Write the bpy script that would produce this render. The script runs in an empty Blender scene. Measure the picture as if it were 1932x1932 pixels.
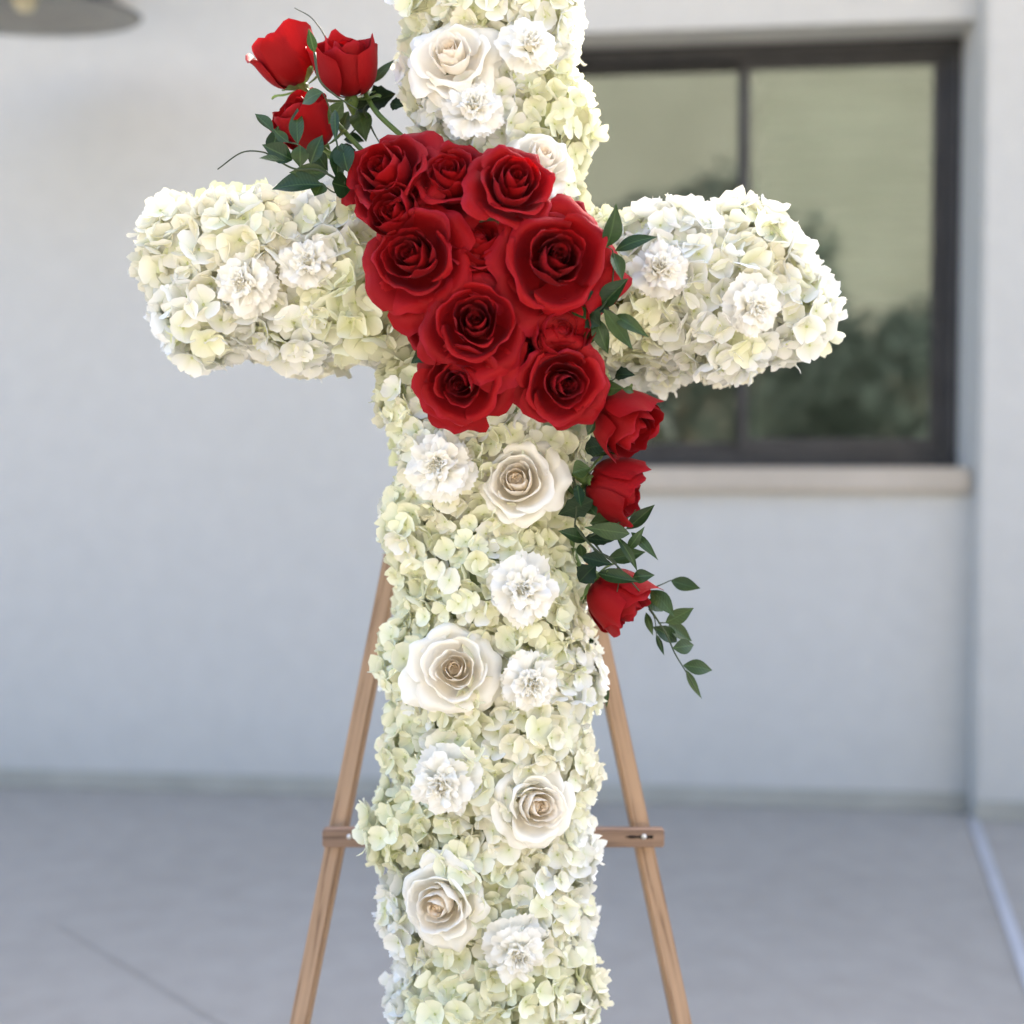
import bpy, math, random
import numpy as np
from mathutils import Vector, Matrix, Quaternion

R = math.radians
random.seed(11)
rng = np.random.default_rng(11)
scene = bpy.context.scene
COL = scene.collection

# ------------------------------------------------------------------ camera
FPX, HALF = 2300.0, 966.0          # focal length and half width in the units used to survey the place
CAM_Y, CAM_Z, PITCH = -1.38, 1.05, math.atan(86 / 2300)
camd = bpy.data.cameras.new('camera')
cam = bpy.data.objects.new('camera', camd)
COL.objects.link(cam)
cam.location = (0, CAM_Y, CAM_Z)
cam.rotation_euler = (math.pi / 2 - PITCH, 0, 0)
camd.sensor_width = 36
camd.lens = 36 * FPX / (2 * HALF)
camd.clip_start, camd.clip_end = 0.05, 500
camd.dof.use_dof = True
camd.dof.focus_distance = 1.27
camd.dof.aperture_fstop = 2.0
scene.camera = cam

# ------------------------------------------------------------------ sky, sun, exposure
SUN_EL, SUN_AZ = R(42), R(28)      # the sun stands behind the house, a little to the window side
world = bpy.data.worlds.new('World')
scene.world = world
world.use_nodes = True
wn = world.node_tree
wn.nodes.clear()
sky = wn.nodes.new('ShaderNodeTexSky')
sky.sky_type = 'NISHITA'
sky.sun_disc = False
sky.sun_elevation = SUN_EL
sky.sun_rotation = SUN_AZ
sky.air_density = 0.75
sky.dust_density = 5.0
sky.ozone_density = 0.6
bg = wn.nodes.new('ShaderNodeBackground')
bg.inputs['Strength'].default_value = 0.15
wo = wn.nodes.new('ShaderNodeOutputWorld')
wn.links.new(sky.outputs[0], bg.inputs['Color'])
wn.links.new(bg.outputs[0], wo.inputs['Surface'])

sund = bpy.data.lights.new('sun', 'SUN')
sund.energy = 3.2
sund.angle = R(0.5)
sund.color = (1.0, 0.93, 0.82)
sun = bpy.data.objects.new('sun', sund)
COL.objects.link(sun)
sdir = Vector((math.sin(SUN_AZ) * math.cos(SUN_EL), math.cos(SUN_AZ) * math.cos(SUN_EL), math.sin(SUN_EL)))
sun.rotation_euler = sdir.to_track_quat('Z', 'Y').to_euler()
sun.location = (4, 8, 9)

vs = scene.view_settings
vs.view_transform = 'Standard'
vs.look = 'None'
vs.gamma = 1.0
vs.exposure = 2.78
vs.use_curve_mapping = False

# ------------------------------------------------------------------ survey helpers
CP, SP = math.cos(PITCH), math.sin(PITCH)
def ray(px, py):
    a, b = (px - HALF) / FPX, -(py - HALF) / FPX
    return Vector((a, CP + b * SP, -SP + b * CP))
def at(px, py, y):                 # the point of the place at depth y
    d = ray(px, py)
    return Vector((0, CAM_Y, CAM_Z)) + d * ((y - CAM_Y) / d.y)
def mpp(y):
    return (y - CAM_Y) / FPX
def on_floor(px, py, z=0.0):
    d = ray(px, py)
    return Vector((0, CAM_Y, CAM_Z)) + d * ((z - CAM_Z) / d.z)

# ------------------------------------------------------------------ object helpers
def link(name, data, parent=None, mat=None, loc=None):
    o = bpy.data.objects.new(name, data)
    COL.objects.link(o)
    if parent is not None:
        o.parent = parent
    if mat is not None and data is not None and not data.materials:
        data.materials.append(mat)
    if loc is not None:
        o.location = loc
    return o
def tag(o, label, cat, group=None, kind=None):
    o['label'] = label
    o['category'] = cat
    if group: o['group'] = group
    if kind: o['kind'] = kind
    return o
def thing(name, label, cat, loc=(0, 0, 0), group=None):
    o = link(name, None)
    o.empty_display_size = 0.02
    o.location = loc
    return tag(o, label, cat, group)
def struct(o):
    o['kind'] = 'structure'
    return o
def mesh(name, V, F, smooth=True, col=None, mat=None):
    m = bpy.data.meshes.new(name)
    m.from_pydata([tuple(v) for v in V], [], [tuple(f) for f in F])
    if smooth:
        m.polygons.foreach_set('use_smooth', [True] * len(m.polygons))
    if col is not None:
        ca = m.color_attributes.new('Col', 'FLOAT_COLOR', 'POINT')
        c = np.ones((len(V), 4), np.float32)
        c[:, :3] = col
        ca.data.foreach_set('color', c.ravel())
    if mat is not None:
        m.materials.append(mat)
    m.update()
    return m
def grid_faces(nu, nv, off=0):
    F = []
    for j in range(nv - 1):
        for i in range(nu - 1):
            a = off + j * nu + i
            F.append((a, a + 1, a + nu + 1, a + nu))
    return F
class MB:
    def __init__(self): self.V, self.F = [], []
    def add(self, V, F):
        o = len(self.V)
        self.V += [Vector(v) for v in V]
        self.F += [tuple(i + o for i in f) for f in F]
    def box(self, x0, x1, y0, y1, z0, z1, b=0.0):
        if b <= 0:
            V = [(x, y, z) for z in (z0, z1) for y in (y0, y1) for x in (x0, x1)]
            F = [(0, 2, 3, 1), (4, 5, 7, 6), (0, 1, 5, 4), (2, 6, 7, 3), (0, 4, 6, 2), (1, 3, 7, 5)]
            self.add(V, F)
            return
        import bmesh
        bm = bmesh.new()
        bmesh.ops.create_cube(bm, size=1)
        for v in bm.verts:
            v.co = Vector(((x0 + x1) / 2 + v.co.x * (x1 - x0), (y0 + y1) / 2 + v.co.y * (y1 - y0), (z0 + z1) / 2 + v.co.z * (z1 - z0)))
        bmesh.ops.bevel(bm, geom=bm.edges[:], offset=b, segments=2, affect='EDGES')
        bm.verts.index_update()
        self.add([v.co.copy() for v in bm.verts], [[v.index for v in f.verts] for f in bm.faces])
        bm.free()
    def tube(self, pts, rad, n=6):
        pts = [Vector(p) for p in pts]
        rads = rad if isinstance(rad, (list, tuple)) else [rad] * len(pts)
        V, F = [], []
        for k, p in enumerate(pts):
            t = (pts[min(k + 1, len(pts) - 1)] - pts[max(k - 1, 0)]).normalized()
            a = t.cross(Vector((0.13, 0.97, 0.2))).normalized()
            b = t.cross(a)
            for i in range(n):
                an = 2 * math.pi * i / n
                V.append(p + (a * math.cos(an) + b * math.sin(an)) * rads[k])
        for k in range(len(pts) - 1):
            for i in range(n):
                j = (i + 1) % n
                F.append((k * n + i, k * n + j, (k + 1) * n + j, (k + 1) * n + i))
        F.append(tuple(range(n))[::-1])
        F.append(tuple((len(pts) - 1) * n + i for i in range(n)))
        self.add(V, F)
    def lathe(self, prof, n=32):
        V, F = [], []
        for (r, z) in prof:
            for i in range(n):
                a = 2 * math.pi * i / n
                V.append((r * math.cos(a), r * math.sin(a), z))
        for k in range(len(prof) - 1):
            for i in range(n):
                j = (i + 1) % n
                F.append((k * n + i, k * n + j, (k + 1) * n + j, (k + 1) * n + i))
        self.add(V, F)
    def mesh(self, name, mat, smooth=False):
        return mesh(name, self.V, self.F, smooth, None, mat)
    def build(self, name, mat, parent=None, smooth=False, loc=None):
        return link(name, self.mesh(name, mat, smooth), parent, None, loc)
def curve_pts(P, n=12):             # Catmull-Rom through the points
    P = [Vector(p) for p in P]
    if len(P) == 2:
        return [P[0].lerp(P[1], i / (n - 1)) for i in range(n)]
    Q = [P[0] * 2 - P[1]] + P + [P[-1] * 2 - P[-2]]
    out = []
    for k in range(len(P) - 1):
        a, b, c, d = Q[k:k + 4]
        for i in range(n):
            t = i / n
            out.append(0.5 * ((2 * b) + (c - a) * t + (2 * a - 5 * b + 4 * c - d) * t * t + (3 * b - a - 3 * c + d) * t ** 3))
    out.append(P[-1])
    return out

# ------------------------------------------------------------------ materials
def newmat(name):
    m = bpy.data.materials.new(name)
    m.use_nodes = True
    nt = m.node_tree
    nt.nodes.clear()
    return m, nt, nt.nodes, nt.links
def noise_ramp(N, L, scale, c0, c1, p0=0.35, p1=0.65, coord='Object', detail=4, mapping=None):
    tc = N.new('ShaderNodeTexCoord')
    t = N.new('ShaderNodeTexNoise')
    t.inputs['Scale'].default_value = scale
    t.inputs['Detail'].default_value = detail
    src = tc.outputs[coord]
    if mapping:
        mp = N.new('ShaderNodeMapping')
        mp.inputs['Scale'].default_value = mapping
        L.new(src, mp.inputs['Vector'])
        src = mp.outputs[0]
    L.new(src, t.inputs['Vector'])
    r = N.new('ShaderNodeValToRGB')
    r.color_ramp.elements[0].position, r.color_ramp.elements[0].color = p0, (*c0, 1)
    r.color_ramp.elements[1].position, r.color_ramp.elements[1].color = p1, (*c1, 1)
    L.new(t.outputs[0], r.inputs[0])
    return r, t
def bump(N, L, height, strength, dist=0.002):
    b = N.new('ShaderNodeBump')
    b.inputs['Strength'].default_value = strength
    b.inputs['Distance'].default_value = dist
    L.new(height, b.inputs['Height'])
    return b
def plain(name, c0, c1, scale=6, rough=0.7, bump_scale=0, bump_str=0.2, spec=0.3, coord='Object', metallic=0):
    m, nt, N, L = newmat(name)
    r, t = noise_ramp(N, L, scale, c0, c1, coord=coord)
    p = N.new('ShaderNodeBsdfPrincipled')
    p.inputs['Roughness'].default_value = rough
    p.inputs['Specular IOR Level'].default_value = spec
    p.inputs['Metallic'].default_value = metallic
    L.new(r.outputs[0], p.inputs['Base Color'])
    if bump_scale:
        tc = N.new('ShaderNodeTexCoord')
        n2 = N.new('ShaderNodeTexNoise')
        n2.inputs['Scale'].default_value = bump_scale
        n2.inputs['Detail'].default_value = 5
        L.new(tc.outputs[coord], n2.inputs['Vector'])
        b = bump(N, L, n2.outputs[0], bump_str)
        L.new(b.outputs[0], p.inputs['Normal'])
    o = N.new('ShaderNodeOutputMaterial')
    L.new(p.outputs[0], o.inputs[0])
    return m
def petal_mat(name, base=None, var=None, transl=0.3, rough=0.55, spec=0.25, sheen=0.0, vein=0.12, sheen_tint=(1, 1, 1), tcol=(1, 1, 1)):
    m, nt, N, L = newmat(name)
    if base is None:
        a = N.new('ShaderNodeVertexColor')
        a.layer_name = 'Col'
        csrc = a.outputs[0]
    else:
        r, t = noise_ramp(N, L, 45, base, var)
        csrc = r.outputs[0]
    p = N.new('ShaderNodeBsdfPrincipled')
    p.inputs['Roughness'].default_value = rough
    p.inputs['Specular IOR Level'].default_value = spec
    p.inputs['Sheen Weight'].default_value = sheen
    p.inputs['Sheen Tint'].default_value = (*sheen_tint, 1)
    L.new(csrc, p.inputs['Base Color'])
    tr = N.new('ShaderNodeBsdfTranslucent')
    mx = N.new('ShaderNodeMixRGB')
    mx.blend_type = 'MULTIPLY'
    mx.inputs[0].default_value = 1
    mx.inputs[2].default_value = (*tcol, 1)
    L.new(csrc, mx.inputs[1])
    L.new(mx.outputs[0], tr.inputs['Color'])
    tc = N.new('ShaderNodeTexCoord')
    n2 = N.new('ShaderNodeTexNoise')
    n2.inputs['Scale'].default_value = 260
    n2.inputs['Detail'].default_value = 3
    L.new(tc.outputs['Object'], n2.inputs['Vector'])
    b = bump(N, L, n2.outputs[0], vein, 0.001)
    L.new(b.outputs[0], p.inputs['Normal'])
    ms = N.new('ShaderNodeMixShader')
    ms.inputs[0].default_value = transl
    L.new(p.outputs[0], ms.inputs[1])
    L.new(tr.outputs[0], ms.inputs[2])
    o = N.new('ShaderNodeOutputMaterial')
    L.new(ms.outputs[0], o.inputs[0])
    return m
def wood_mat(name, c0, c1):
    m, nt, N, L = newmat(name)
    tc = N.new('ShaderNodeTexCoord')
    mp = N.new('ShaderNodeMapping')
    mp.inputs['Scale'].default_value = (95, 95, 3.2)
    L.new(tc.outputs['Object'], mp.inputs['Vector'])
    n1 = N.new('ShaderNodeTexNoise')
    n1.inputs['Scale'].default_value = 1.6
    n1.inputs['Detail'].default_value = 6
    n1.inputs['Roughness'].default_value = 0.6
    L.new(mp.outputs[0], n1.inputs['Vector'])
    r = N.new('ShaderNodeValToRGB')
    e = r.color_ramp.elements
    e[0].position, e[0].color = 0.34, (*[c * .8 for c in c0], 1)
    e[1].position, e[1].color = 0.68, (*c1, 1)
    mid = r.color_ramp.elements.new(0.45)
    mid.color = (*[a * 0.35 + b * 0.65 for a, b in zip(c0, c1)], 1)
    L.new(n1.outputs[0], r.inputs[0])
    p = N.new('ShaderNodeBsdfPrincipled')
    p.inputs['Roughness'].default_value = 0.62
    p.inputs['Specular IOR Level'].default_value = 0.3
    L.new(r.outputs[0], p.inputs['Base Color'])
    b = bump(N, L, n1.outputs[0], 0.35, 0.001)
    L.new(b.outputs[0], p.inputs['Normal'])
    o = N.new('ShaderNodeOutputMaterial')
    L.new(p.outputs[0], o.inputs[0])
    return m
def glass_mat(name):
    m, nt, N, L = newmat(name)
    t = N.new('ShaderNodeBsdfTransparent')
    t.inputs[0].default_value = (0.62, 0.70, 0.66, 1)
    g = N.new('ShaderNodeBsdfGlossy')
    g.inputs['Color'].default_value = (0.90, 0.97, 0.93, 1)
    g.inputs['Roughness'].default_value = 0.02
    f = N.new('ShaderNodeFresnel')
    f.inputs['IOR'].default_value = 1.5
    a = N.new('ShaderNodeMath')
    a.operation = 'ADD'
    a.inputs[1].default_value = 0.085
    L.new(f.outputs[0], a.inputs[0])
    ms = N.new('ShaderNodeMixShader')
    L.new(a.outputs[0], ms.inputs[0])
    L.new(t.outputs[0], ms.inputs[1])
    L.new(g.outputs[0], ms.inputs[2])
    o = N.new('ShaderNodeOutputMaterial')
    L.new(ms.outputs[0], o.inputs[0])
    return m

M = {}
def weathered(name, c0, c1, stain, scale, big, bump_scale, bump_str, rough=0.9, dirt_z=0.0, dirt=None):
    """painted or poured surface: fine mottling, broad soft stains, grit, splash dirt near the ground"""
    m, nt, N, L = newmat(name)
    r, t = noise_ramp(N, L, scale, c0, c1, 0.3, 0.7, detail=8)
    r2, t2 = noise_ramp(N, L, big, (1, 1, 1), stain, 0.42, 0.72, detail=6)
    mx = N.new('ShaderNodeMixRGB'); mx.blend_type = 'MULTIPLY'; mx.inputs[0].default_value = 1
    L.new(r.outputs[0], mx.inputs[1]); L.new(r2.outputs[0], mx.inputs[2])
    src = mx.outputs[0]
    if dirt:
        tc = N.new('ShaderNodeTexCoord'); sp = N.new('ShaderNodeSeparateXYZ'); L.new(tc.outputs['Object'], sp.inputs[0])
        n3 = N.new('ShaderNodeTexNoise'); n3.inputs['Scale'].default_value = 6; n3.inputs['Detail'].default_value = 7; L.new(tc.outputs['Object'], n3.inputs['Vector'])
        ad = N.new('ShaderNodeMath'); ad.operation = 'MULTIPLY_ADD'; ad.inputs[1].default_value = -0.35; L.new(n3.outputs[0], ad.inputs[0]); L.new(sp.outputs['Z'], ad.inputs[2])
        mr = N.new('ShaderNodeMapRange'); mr.inputs['From Min'].default_value = -0.16; mr.inputs['From Max'].default_value = dirt_z
        mr.inputs['To Min'].default_value = 0.16; mr.inputs['To Max'].default_value = 0.0; L.new(ad.outputs[0], mr.inputs['Value'])
        m2 = N.new('ShaderNodeMixRGB'); L.new(mr.outputs[0], m2.inputs[0]); L.new(src, m2.inputs[1]); m2.inputs[2].default_value = (*dirt, 1)
        src = m2.outputs[0]
    p = N.new('ShaderNodeBsdfPrincipled'); p.inputs['Roughness'].default_value = rough; p.inputs['Specular IOR Level'].default_value = 0.2
    L.new(src, p.inputs['Base Color'])
    tc = N.new('ShaderNodeTexCoord')
    n2 = N.new('ShaderNodeTexNoise'); n2.inputs['Scale'].default_value = bump_scale; n2.inputs['Detail'].default_value = 5; L.new(tc.outputs['Object'], n2.inputs['Vector'])
    bp = bump(N, L, n2.outputs[0], bump_str); L.new(bp.outputs[0], p.inputs['Normal'])
    o = N.new('ShaderNodeOutputMaterial'); L.new(p.outputs[0], o.inputs[0])
    return m
M['stucco'] = weathered('stucco', (0.495, 0.490, 0.458), (0.525, 0.520, 0.485), (0.94, 0.94, 0.925), 14, 0.6, 220, 0.5, dirt_z=0.10, dirt=(0.30, 0.30, 0.28))
M['concrete'] = weathered('concrete', (0.318, 0.293, 0.252), (0.36, 0.334, 0.290), (0.88, 0.88, 0.87), 11, 0.7, 90, 0.3, 0.8)
M['trim'] = plain('base_trim', (0.33, 0.325, 0.28), (0.39, 0.38, 0.33), 5, 0.85, 300, 0.3, 0.2)
M['sill'] = plain('sill_plaster', (0.42, 0.37, 0.30), (0.47, 0.415, 0.34), 5, 0.85, 300, 0.3, 0.2)
M['frame'] = plain('dark_bronze_metal', (0.020, 0.020, 0.022), (0.032, 0.031, 0.032), 12, 0.45, 0, 0, 0.5)
M['glass'] = glass_mat('window_glass')
M['blind'] = plain('beige_blind', (0.36, 0.345, 0.30), (0.42, 0.40, 0.34), 3, 0.9)
M['room'] = plain('room_paint', (0.50, 0.56, 0.56), (0.56, 0.62, 0.62), 2, 0.9)
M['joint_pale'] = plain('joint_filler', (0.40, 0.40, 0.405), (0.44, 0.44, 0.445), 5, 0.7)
M['joint_dark'] = plain('saw_cut', (0.285, 0.262, 0.226), (0.315, 0.292, 0.254), 5, 0.9)
M['soffit'] = plain('soffit_paint', (0.62, 0.60, 0.56), (0.68, 0.66, 0.62), 3, 0.8)
M['roof'] = plain('roof_tile', (0.22, 0.12, 0.08), (0.32, 0.18, 0.12), 3, 0.8)
M['lamp_out'] = plain('lamp_enamel', (0.06, 0.065, 0.085), (0.08, 0.085, 0.105), 10, 0.4, 0, 0, 0.5)
M['lamp_in'] = plain('lamp_lining', (0.26, 0.26, 0.24), (0.32, 0.32, 0.29), 10, 0.5)
M['bulb'] = plain('frosted_bulb', (0.62, 0.56, 0.36), (0.68, 0.62, 0.42), 10, 0.3)
M['oak'] = wood_mat('easel_oak', (0.20, 0.115, 0.062), (0.46, 0.30, 0.18))
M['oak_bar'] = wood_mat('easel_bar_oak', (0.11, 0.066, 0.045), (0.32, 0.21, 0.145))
M['nail'] = plain('nail_metal', (0.6, 0.6, 0.58), (0.7, 0.7, 0.68), 20, 0.3, metallic=0.9)
M['split'] = plain('wood_split', (0.012, 0.008, 0.006), (0.02, 0.013, 0.01), 20, 0.9)
M['foam'] = plain('wet_foam', (0.34, 0.38, 0.16), (0.44, 0.47, 0.24), 40, 0.95)
M['hydrangea'] = petal_mat('hydrangea_petal', None, None, 0.26, 0.6, 0.2, 0, 0.15)
M['red'] = petal_mat('red_rose_petal', None, None, 0.12, 0.6, 0.14, 0.05, 0.25, (1.0, 0.35, 0.45), (1, 0.5, 0.4))
M['ivory'] = petal_mat('ivory_rose_petal', None, None, 0.30, 0.5, 0.2, 0, 0.08)
M['carnation'] = petal_mat('carnation_petal', None, None, 0.28, 0.65, 0.15, 0, 0.1)
def leaf_mat(name, c0, c1, rib, rough, spec):
    m, nt, N, L = newmat(name)
    oi = N.new('ShaderNodeObjectInfo')
    tc = N.new('ShaderNodeTexCoord')
    sp = N.new('ShaderNodeSeparateXYZ'); L.new(tc.outputs['Object'], sp.inputs[0])
    ab = N.new('ShaderNodeMath'); ab.operation = 'ABSOLUTE'; L.new(sp.outputs['Y'], ab.inputs[0])
    mr = N.new('ShaderNodeMapRange'); mr.inputs['From Min'].default_value = 0.0003; mr.inputs['From Max'].default_value = 0.0009
    mr.inputs['To Min'].default_value = 0.7; mr.inputs['To Max'].default_value = 0.0; L.new(ab.outputs[0], mr.inputs['Value'])
    r, t = noise_ramp(N, L, 60, (0.75, 0.8, 0.75), (1.15, 1.1, 1.1))
    cm = N.new('ShaderNodeMixRGB'); cm.inputs[1].default_value = (*c0, 1); cm.inputs[2].default_value = (*c1, 1); L.new(oi.outputs['Random'], cm.inputs[0])
    mu = N.new('ShaderNodeMixRGB'); mu.blend_type = 'MULTIPLY'; mu.inputs[0].default_value = 1; L.new(cm.outputs[0], mu.inputs[1]); L.new(r.outputs[0], mu.inputs[2])
    rb = N.new('ShaderNodeMixRGB'); L.new(mr.outputs[0], rb.inputs[0]); L.new(mu.outputs[0], rb.inputs[1]); rb.inputs[2].default_value = (*rib, 1)
    wv = N.new('ShaderNodeTexWave'); wv.bands_direction = 'DIAGONAL'; wv.inputs['Scale'].default_value = 160; wv.inputs['Distortion'].default_value = 2
    L.new(tc.outputs['Object'], wv.inputs['Vector'])
    bp = bump(N, L, wv.outputs['Fac'], .25, .0006)
    p = N.new('ShaderNodeBsdfPrincipled'); p.inputs['Roughness'].default_value = rough; p.inputs['Specular IOR Level'].default_value = spec
    L.new(rb.outputs[0], p.inputs['Base Color']); L.new(bp.outputs[0], p.inputs['Normal'])
    tr = N.new('ShaderNodeBsdfTranslucent'); L.new(rb.outputs[0], tr.inputs['Color'])
    ms = N.new('ShaderNodeMixShader'); ms.inputs[0].default_value = .15; L.new(p.outputs[0], ms.inputs[1]); L.new(tr.outputs[0], ms.inputs[2])
    o = N.new('ShaderNodeOutputMaterial'); L.new(ms.outputs[0], o.inputs[0])
    return m
M['leaf'] = leaf_mat('ruscus_leaf', (0.012, 0.036, 0.012), (0.046, 0.082, 0.022), (0.06, 0.11, 0.035), 0.36, 0.30)
M['leaf_dark'] = leaf_mat('rose_leaf', (0.008, 0.022, 0.010), (0.016, 0.036, 0.014), (0.03, 0.055, 0.02), 0.5, 0.2)
M['sepal'] = petal_mat('sepal_green', (0.09, 0.15, 0.035), (0.14, 0.22, 0.06), 0.2, 0.5, 0.35)
M['stem'] = plain('green_stem', (0.06, 0.11, 0.025), (0.11, 0.17, 0.04), 40, 0.5, 0, 0, 0.4)
M['twig'] = plain('dark_twig', (0.035, 0.05, 0.025), (0.05, 0.07, 0.03), 40, 0.6)
M['far_wall'] = plain('beige_render', (0.185, 0.178, 0.15), (0.215, 0.207, 0.178), 1, 0.9)
M['far_leaf'] = plain('tree_leaf', (0.09, 0.115, 0.10), (0.115, 0.135, 0.12), 3, 0.7)
M['bark'] = plain('bark', (0.10, 0.07, 0.05), (0.16, 0.12, 0.08), 9, 0.9, 40, 0.6)

# ------------------------------------------------------------------ ground
g = MB()
g.add([(-150, -150, 0), (150, -150, 0), (150, 150, 0), (-150, 150, 0)], [(0, 1, 2, 3)])
struct(g.build('ground', M['concrete']))

def floor_strip(name, a, b, w, mat, z=0.004):
    d = (b - a); d.z = 0; d.normalize()
    n = Vector((-d.y, d.x, 0)) * w / 2
    s = MB()
    s.add([a - n, b - n, b + n, a + n], [(0, 1, 2, 3)])
    for v in s.V: v.z = z
    return struct(s.build(name, mat))

# ------------------------------------------------------------------ house
pa, pb = on_floor(0, 1483), on_floor(1932, 1534)
eu = (pb - pa).normalized()
W0 = pa + eu * ((0 - pa.x) / eu.x)
rotz = math.atan2(eu.y, eu.x)
en = Vector((-eu.y, eu.x, 0))           # into the wall
def wall_at(px, py, depth=0.0):
    d = ray(px, py)
    o = Vector((0, CAM_Y, CAM_Z))
    t = ((W0 + en * depth) - o).dot(en) / d.dot(en)
    p = o + d * t - W0
    return p.dot(eu), p.z
house = thing('house', 'pale grey stucco house wall with a dark framed sliding window behind the cross', 'house', W0)
house.rotation_euler = (0, 0, rotz)
XL, XR, HT = -7.0, 6.0, 3.42
wx0 = wall_at(1010, 500)[0]
wx1 = wall_at(1836, 500)[0]
wz0 = wall_at(1400, 884)[1]
wz1 = wall_at(1400, 51)[1]
RD = 0.16                                # reveal depth
w = MB()
w.box(XL, wx0, 0, 0.22, 0, HT)
w.box(wx1, XR, 0, 0.22, 0, HT)
w.box(wx0, wx1, 0, 0.22, 0, wz0)
w.box(wx0, wx1, 0, 0.22, wz1, HT)
w.box(XL, XL + 0.2, 0.22, 8, 0, HT)
w.box(XR - 0.2, XR, 0.22, 8, 0, HT)
w.box(XL, XR, 8, 8.2, 0, HT)
w.build('wall', M['stucco'], house)
# pier beside the window
px1 = wall_at(1838, 1500)[0]
p_ = MB(); p_.box(wx1 + 0.004, wx1 + 1.6, -0.085, -0.001, 0, HT, 0.008)
p_.build('pier', M['stucco'], house)
tr = MB()
tr.box(XL, wx1 + 0.0, -0.012, -0.001, 0.0, 0.058, 0.003)
tr.build('base_trim', M['trim'], house)
tr = MB(); tr.box(wx1 + 0.001, wx1 + 1.61, -0.097, -0.086, 0.0, 0.058, 0.003)
tr.build('base_trim', M['trim'], house)
sl = MB(); sl.box(wx0 - 0.05, wx1 - 0.006, -0.03, RD - 0.002, wz0 - 0.07, wz0 + 0.004, 0.006)
sl.build('sill', M['sill'], house)
# unseen eave and roof, height shaped so their shade ends near the cross top
ev = MB()
ev.box(XL - 0.5, XR + 0.5, -0.50, 0.6, 3.09, 3.13)
ev.build('soffit', M['soffit'], house)
ro = MB()
y0, y1, z0, z1 = -0.55, 8.8, 3.14, 3.14
V = [(XL - .6, y0, z0), (XR + .6, y0, z0), (XR + .6, 4.1, 4.7), (XL - .6, 4.1, 4.7), (XL - .6, y1, z0), (XR + .6, y1, z0),
     (XL - .6, y0, z0 + .16), (XR + .6, y0, z0 + .16), (XR + .6, 4.1, 4.86), (XL - .6, 4.1, 4.86), (XL - .6, y1, z0 + .16), (XR + .6, y1, z0 + .16)]
ro.add(V, [(0, 1, 2, 3), (3, 2, 5, 4), (6, 9, 8, 7), (9, 10, 11, 8), (0, 6, 7, 1), (4, 5, 11, 10), (0, 3, 9, 6), (3, 4, 10, 9), (1, 7, 8, 2), (2, 8, 11, 5)])
ro.build('roof', M['roof'], house)
# window: outer frame, two sashes with their panes
FW = 0.05
win = MB()
for bx in ((wx0, wx1, wz0 + 0.005, wz0 + FW), (wx0, wx1, wz1 - FW, wz1 - 0.001)):
    win.box(bx[0] + 0.001, bx[1] - 0.001, RD - 0.02, RD + 0.055, bx[2], bx[3], 0.004)
win.box(wx0 + 0.001, wx0 + FW, RD - 0.018, RD + 0.053, wz0 + FW, wz1 - FW, 0.004)
win.box(wx1 - FW, wx1 - 0.001, RD - 0.018, RD + 0.053, wz0 + FW, wz1 - FW, 0.004)
window = win.build('window', M['frame'], house)
xm = wall_at(1412, 500, RD)[0]
def sash(x0, x1, yo, sw):
    s = MB()
    za, zb = wz0 + FW + 0.001, wz1 - FW - 0.001
    s.box(x0, x1, yo, yo + 0.025, za, za + sw, 0.003)
    s.box(x0, x1, yo, yo + 0.025, zb - sw * 0.6, zb, 0.003)
    s.box(x0, x0 + sw * .7, yo + .001, yo + 0.024, za + sw, zb - sw * .6, 0.003)
    s.box(x1 - sw * .7, x1, yo + .001, yo + 0.024, za + sw, zb - sw * .6, 0.003)
    s.build('sash', M['frame'], window)
    g = MB()
    g.box(x0 + sw * .6, x1 - sw * .6, yo + 0.010, yo + 0.014, za + sw * .9, zb - sw * .55)
    g.build('pane', M['glass'], window)
sash(wx0 + FW + .001, xm + 0.03, RD + 0.026, 0.034)
sash(xm - 0.03, wx1 - FW - .001, RD - 0.004, 0.045)
bl = MB()
zb = wall_at(1600, 560, RD)[1]
for k in range(9):                       # folds of the roman blind
    zt = wz1 - k * (wz1 - zb) / 9
    bl.add([(xm + .02, RD + .14, zt), (wx1 - .02, RD + .14, zt), (wx1 - .02, RD + .165, zt - (wz1 - zb) / 9 * .55), (xm + .02, RD + .165, zt - (wz1 - zb) / 9 * .55),
            (wx1 - .02, RD + .142, zt - (wz1 - zb) / 9), (xm + .02, RD + .142, zt - (wz1 - zb) / 9)], [(0, 3, 2, 1), (3, 5, 4, 2)])
bl.build('blind', M['blind'], window)
rm = MB()
rm.add([(wx0 - 1, .23, .02), (wx1 + 1, .23, .02), (wx1 + 1, 4, .02), (wx0 - 1, 4, .02), (wx0 - 1, .23, 2.7), (wx1 + 1, .23, 2.7), (wx1 + 1, 4, 2.7), (wx0 - 1, 4, 2.7)],
       [(0, 1, 2, 3), (4, 7, 6, 5), (3, 2, 6, 7), (0, 3, 7, 4), (1, 5, 6, 2)])
rm.build('interior_walls', M['room'], house)

# joints in the paving
def strip_px(name, p, q, wdt, mat, ext=0.0, z=0.004):
    a, b = on_floor(*p), on_floor(*q)
    floor_strip(name, a, b + (b - a).normalized() * ext, wdt, mat, z)
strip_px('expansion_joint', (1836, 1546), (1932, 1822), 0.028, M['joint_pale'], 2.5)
strip_px('saw_cut_joint', (110, 1747), (403, 1926), 0.003, M['joint_dark'], 2.5)

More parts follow.
